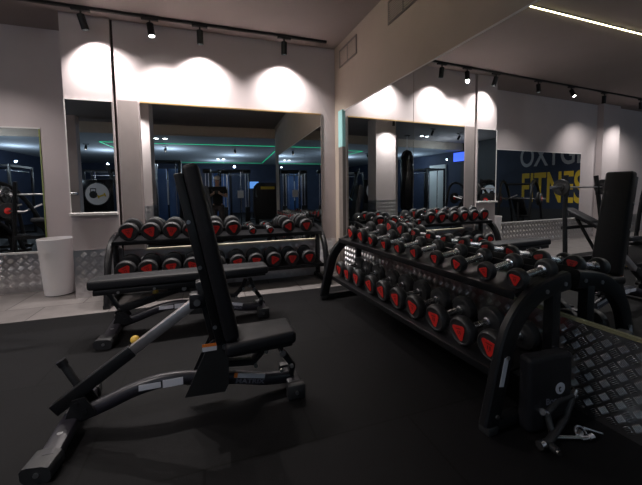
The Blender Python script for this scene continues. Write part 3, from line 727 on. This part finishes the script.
# dumbbell-free storage uprights of the rear hall
for i, (x, y, lab) in enumerate(((1.25, -4.4, 'slim chrome post stand just right of the photographer'), (-.35, -4.1, 'slim chrome post stand just left of the photographer'), (.35, -4.55, 'slim chrome post stand behind the photographer'))):
    r = thing('cable_column', lab, 'gym machine', (x, y, 0), 0, 'slim cable columns')
    for dx in (-.06, .06):
        b = BM(); add_cyl(b, (dx, 0, .05), (dx, 0, 2.2), .014); obj('guide_rod', b, M['steel'], r)
    b = BM(); bx(b, -.16, .16, -.12, .12, 2.18, 2.34, bev=.02); obj('pulley_head', b, M['blk'], r)
    b = BM(); bx(b, -.2, .2, -.2, .2, 0, .06, bev=.01); obj('base', b, M['blk'], r)
    b = BM(); bx(b, -.10, .10, -.07, .07, .1, .75, bev=.004); obj('weight_stack', b, M['blk_matte'], r)
# rounded black machine with a yellow badge
r = thing('treadmill', 'broad rounded black machine with a yellow badge right of the photographer', 'gym machine', (2.15, -4.6, 0), .05)
b = BM(); add_prism(b, [(-.55, 0), (.55, 0), (.62, .8), (.60, 1.62), (.45, 1.78), (-.45, 1.78), (-.60, 1.62), (-.62, .8)], .28, 'Y', -.14); obj('shell', b, M['blk'], r)
b = BM(); bx(b, -.30, .30, .142, .15, 1.50, 1.62, bev=.003); bd = obj('badge', b, M['signyellow'], r); bd['label'] = 'yellow badge'
b = BM(); bx(b, -.42, .42, .2, 1.6, .05, .2, bev=.02); obj('deck', b, M['rubber'], r)
for s in (-1, 1):
    b = BM(); add_sweep(b, smooth_path([(s*.5, .1, 1.55), (s*.52, .5, 1.3), (s*.5, .9, 1.15)], 5), .03, .03, (1, 0, 0), 10); obj('handrail', b, M['blk'], r)
r = thing('wall_screen', 'small blue-lit television in the rear hall beside the yellow-badged machine', 'screen', (1.7, -7.0, 1.55))
b = BM(); bx(b, -.30, .30, -.03, .03, 0, .4, bev=.01); obj('casing', b, M['tv'], r)
b = BM(); bx(b, -.27, .27, .0301, .034, .03, .37); obj('display', b, M['lcd'], r, False)
b = BM(); add_cyl(b, (0, 0, -1.54), (0, 0, .05), .03); add_lathe(b, [(.25, -1.55), (.25, -1.52), (.05, -1.50)], 20); obj('stand', b, M['blk'], r)
r = thing('wall_screen', 'blue-lit television high on the left wall, seen in the corner mirror', 'screen', (-8.56, -2.0, 2.76), -PI/2)
b = BM(); bx(b, -.42, .42, -.03, .02, 0, .48, bev=.01); obj('casing', b, M['tv'], r)
b = BM(); bx(b, -.40, .40, .0201, .024, .02, .46); obj('display', b, M['bluescreen'], r, False)
r.rotation_euler = (0, 0, -PI/2)
# notice on the cage
r = thing('notice_board', 'small white notice on a stand to the right of the photographer', 'notice', (.95, -3.6, 0))
b = BM(); bx(b, -.12, .12, -.008, .008, 1.15, 1.45); obj('sheet', b, M['white'], r, False)
b = BM(); add_cyl(b, (0, -.02, 0), (0, -.02, 1.4), .015); add_lathe(b, [(.16, 0), (.16, .02), (.03, .03)], 20, loc=(0, -.02, 0)); obj('stand', b, M['blk'], r)
# punching bag
r = thing('punching_bag', 'glossy black punching bag hanging beyond the pillar, seen reflected', 'punching bag', (-4.4, -1.05, 0))
b = BM(); add_lathe(b, [(.05, .55), (.22, .57), (.26, .65), (.27, 1.4), (.27, 2.5), (.25, 2.8), (.16, 2.98), (.04, 3.04)], 30); obj('bag', b, M['glassy'], r)
b = BM(); add_cyl(b, (0, 0, 3.02), (0, 0, CZ-.02), .012); 
for t in range(4): add_cyl(b, (.15*math.cos(t*PI/2), .15*math.sin(t*PI/2), 2.92), (0, 0, 3.25), .007, seg=6)
obj('chain', b, M['steel'], r)
b = BM(); bx(b, -.08, .08, -.08, .08, CZ-.03, CZ); obj('ceiling_mount', b, M['blk'], r)

# round kettlebell-and-dumbbell signs
def disc_sign(label, loc, rotz, R, stand=True):
    r = thing('round_sign', label, 'sign', loc, rotz, 'round workout signs')
    b = BM(); bx(b, -R*1.35, R*1.35, .0, .03, -R*1.5, R*1.35, bev=.01); obj('backing', b, M['tv'], r)
    b = BM(); add_cyl(b, (0, -.012, 0), (0, .0, 0), R, seg=40); obj('disc', b, M['white'], r)
    b = BM(); ring = [Vector((R*1.06*math.cos(t), -.004, R*1.06*math.sin(t))) for t in [2*PI*i/40 for i in range(41)]]; add_sweep(b, ring, R*.06, .008, (0, 1, 0), 8); obj('rim', b, M['blk'], r)
    b = BM(); add_cyl(b, (R*.33, -.017, -R*.05), (R*.33, -.0121, -R*.05), R*.34, seg=28)
    bx(b, R*.58, R*.52, -.017, -.0121, R*.2, R*.52); bx(b, R*.14, R*.08, -.017, -.0121, R*.2, R*.52); bx(b, R*.58, R*.08, -.017, -.0121, R*.46, R*.54)
    obj('kettlebell_mark', b, M['blk_matte'], r, False)
    b = BM(); ry = R3('Y', 20)
    for (x, w, h) in ((.05, .12, .34), (.62, .12, .34)): add_box(b, (-R*(x+.03), -.015, -R*.16 + R*(x-.35)*.3), (R*w, .005, R*h), ry)
    add_box(b, (-R*.36, -.015, -R*.16), (R*.5, .005, R*.14), ry); obj('dumbbell_mark', b, M['signyellow'], r, False)
    if stand:
        b = BM(); bx(b, -R*1.3, R*1.3, .031, .07, -loc[2], R*1.2); obj('stand', b, M['blk_matte'], r)
    return r
disc_sign('round white kettlebell and dumbbell sign on a black stand in the rear hall', (-3.75, -2.6, 1.38), PI+.1, .36)
disc_sign('round white kettlebell and dumbbell sign on the far left wall', (-8.56, -.41, 1.20), PI/2, .36, False)

# OXYGEN FITNESS wall sign
r = thing('wall_sign', 'large dark wall sign with grey OXYGEN over yellow FITNESS lettering', 'sign', (-8.6, 0, 0))
b = BM(); bx(b, .001, .02, 1.0, 5.35, .58, 3.3); obj('panel', b, M['navy'], r, False)
Mx = lambda y, z: Matrix.Translation((.022, y, z)) @ Matrix(((0, 0, 1, 0), (1, 0, 0, 0), (0, 1, 0, 0), (0, 0, 0, 1)))
text_mesh('sign_lettering', 'OXYGEN', 1.15, M['signgrey'], r, Mx(2.08, 2.27), .004, .014, .62)
text_mesh('sign_lettering', 'FITNESS', 1.62, M['signyellow'], r, Mx(2.15, .86), .004, .03, .46)

# ------------------------------------------------------------------ photographer
def skin_body(name, verts, edges, radii, m, parent, subd=2):
    me = bpy.data.meshes.new(name); me.from_pydata([Vector(v)*U for v in verts], edges, []); me.update()
    o = bpy.data.objects.new(name, me); COL.objects.link(o); bpy.context.view_layer.objects.active = o
    md = o.modifiers.new('Skin', 'SKIN'); md.use_smooth_shade = True
    for i, rr in enumerate(radii):
        sv = me.skin_vertices[0].data[i]; sv.radius = (rr[0]*U, rr[1]*U) if isinstance(rr, tuple) else (rr*U, rr*U)
    me.skin_vertices[0].data[0].use_root = True
    s = o.modifiers.new('Sub', 'SUBSURF'); s.levels = subd; s.render_levels = subd
    dg = bpy.context.evaluated_depsgraph_get()
    nm = bpy.data.meshes.new_from_object(o.evaluated_get(dg)); bpy.data.objects.remove(o)
    nm.materials.clear(); nm.materials.append(m)
    nm.polygons.foreach_set('use_smooth', [True]*len(nm.polygons))
    q = bpy.data.objects.new(name, nm); COL.objects.link(q)
    if parent: q.parent = parent
    return q
pr = thing('person', 'person in a pale cap, black T-shirt and dark trousers, holding a camera up', 'person', (.15, -.72, 0), .03)
V = [(0, 0, 1.0), (0, 0, 1.15), (0, .01, 1.32), (0, .0, 1.48), (0, -.01, 1.56), (0, .02, 1.63), (0, .03, 1.70), (0, .03, 1.79),
     (.21, 0, 1.50), (.27, .06, 1.24), (.12, .36, 1.33), (.07, .42, 1.36),
     (-.21, 0, 1.50), (-.27, .06, 1.24), (-.12, .36, 1.33), (-.07, .42, 1.36),
     (.10, 0, .95), (.12, .02, .52), (.13, -.01, .10), (.14, .13, .045),
     (-.10, 0, .95), (-.12, .02, .52), (-.13, -.01, .10), (-.14, .13, .045)]
Eg = [(0, 1), (1, 2), (2, 3), (3, 4), (4, 5), (5, 6), (6, 7), (3, 8), (8, 9), (9, 10), (10, 11), (3, 12), (12, 13), (13, 14), (14, 15), (0, 16), (16, 17), (17, 18), (18, 19), (0, 20), (20, 21), (21, 22), (22, 23)]
Rd = [(.12, .09), (.13, .095), (.16, .11), (.15, .10), .065, .06, (.08, .095), (.078, .095), .065, .045, .032, .035, .065, .045, .032, .035, .07, .055, .045, .045, .07, .055, .045, .045]
body = skin_body('body', V, Eg, Rd, M['skin'], pr)
b = BM()
bmesh.ops.create_uvsphere(b, u_segments=20, v_segments=12, radius=1, matrix=Matrix.Translation((0, .03, 1.83)) @ Matrix.Diagonal((.094, .112, .075, 1)))
capo = obj('cap', b, M['cap'], pr)
b = BM(); add_box(b, (0, -.09, 1.80), (.13, .09, .012), R3('X', 15), bev=.005); obj('cap_peak', b, M['cap'], capo)
b = BM(); add_cyl(b, (0, .125, 1.74), (0, .15, 1.715), .014, .02, 10); 
for s in (-1, 1): add_cyl(b, (s*.085, .03, 1.74), (s*.10, .03, 1.74), .022, seg=10)
obj('nose_and_ears', b, M['skin'], pr)
b = BM()
for s in (-1, 1): bmesh.ops.create_uvsphere(b, u_segments=8, v_segments=6, radius=.011, matrix=Matrix.Translation((s*.033, .118, 1.76)))
obj('eyes', b, M['dark'], pr)
V2 = [(0, 0, .90), (0, 0, 1.15), (0, .01, 1.32), (0, .0, 1.48), (0, -.005, 1.55), (.21, 0, 1.50), (.262, .035, 1.31), (-.21, 0, 1.50), (-.262, .035, 1.31)]
skin_body('t_shirt', V2, [(0, 1), (1, 2), (2, 3), (3, 4), (3, 5), (5, 6), (3, 7), (7, 8)], [(.175, .13), (.165, .12), (.185, .13), (.175, .12), .085, .09, .07, .09, .07], M['shirt'], pr)
V3 = [(0, 0, .97), (.10, 0, .90), (.12, .02, .52), (.13, 0, .10), (-.10, 0, .90), (-.12, .02, .52), (-.13, 0, .10)]
skin_body('trousers', V3, [(0, 1), (1, 2), (2, 3), (0, 4), (4, 5), (5, 6)], [(.17, .125), .115, .085, .075, .115, .085, .075], M['trouser'], pr)
for s in (-1, 1):
    b = BM(); add_box(b, (s*.14, .06, .045), (.11, .29, .09), bev=.03, seg=3); obj('shoe', b, M['blk_matte'], pr)
    # hands: palm and fingers round the camera
    hv = [(s*.075, .41, 1.36), (s*.078, .45, 1.375)]; he = [(0, 1)]; hr = [.03, .032]
    for f in range(4):
        z = 1.405 - f*.022; i = len(hv)
        ln = (.9, 1.0, .95, .8)[f]
        hv += [(s*.080, .465, z), (s*.072, .465+.035*ln, z), (s*.05, .465+.045*ln, z-.002)]; he += [(1, i), (i, i+1), (i+1, i+2)]; hr += [.011, .010, .008]
    i = len(hv); hv += [(s*.06, .43, 1.40), (s*.035, .425, 1.405)]; he += [(1, i), (i, i+1)]; hr += [.013, .010]
    skin_body('hand', hv, he, hr, M['skin'], pr, 1)
cm = thing('camera', 'black camera with a lens held up by the person in the pale cap', 'camera', (.15-.03*.475, -.72+.475, 1.385), .03)
b = BM(); add_box(b, (0, 0, 0), (.13, .055, .085), bev=.01); add_box(b, (0, 0, .05), (.05, .045, .03), bev=.008); obj('camera_body', b, M['blk'], cm)
b = BM(); add_lathe(b, [(.033, .02), (.036, .03), (.036, .09), (.031, .095), (.028, .088)], 22, 'Y'); obj('lens_barrel', b, M['rubber'], cm)
b = BM(); add_cyl(b, (0, .085, 0), (0, .087, 0), .027, seg=20); obj('front_element', b, M['tv'], cm)

# ------------------------------------------------------------------ camera, world, view
cam = bpy.data.cameras.new('view_camera'); co = bpy.data.objects.new('view_camera', cam); COL.objects.link(co)
right = Vector((0.9299, -0.3671, -0.0134)); down = Vector((-0.0369, -0.0569, -0.9977)); fwd = Vector((0.3658, 0.9284, -0.0664))
right.normalize(); fwd.normalize()
back = -fwd; up = back.cross(right).normalized(); 
m4 = Matrix((right, up, back)).transposed().to_4x4(); m4.translation = Vector((0, 0, 1.35))*U
co.matrix_world = m4
cam.sensor_width = 36; cam.lens = 325.98/642*36; cam.shift_x = -(321.67-321)/642; cam.shift_y = (213.65-242.5)/642; cam.clip_start = .02
bpy.context.scene.camera = co
w = bpy.data.worlds.new('World'); bpy.context.scene.world = w; w.use_nodes = True
w.node_tree.nodes['Background'].inputs[0].default_value = (.02, .02, .025, 1); w.node_tree.nodes['Background'].inputs[1].default_value = .3
vs = bpy.context.scene.view_settings; vs.view_transform = 'Standard'; vs.look = 'None'; vs.gamma = 1.0; vs.use_curve_mapping = False
vs.exposure = 0.12
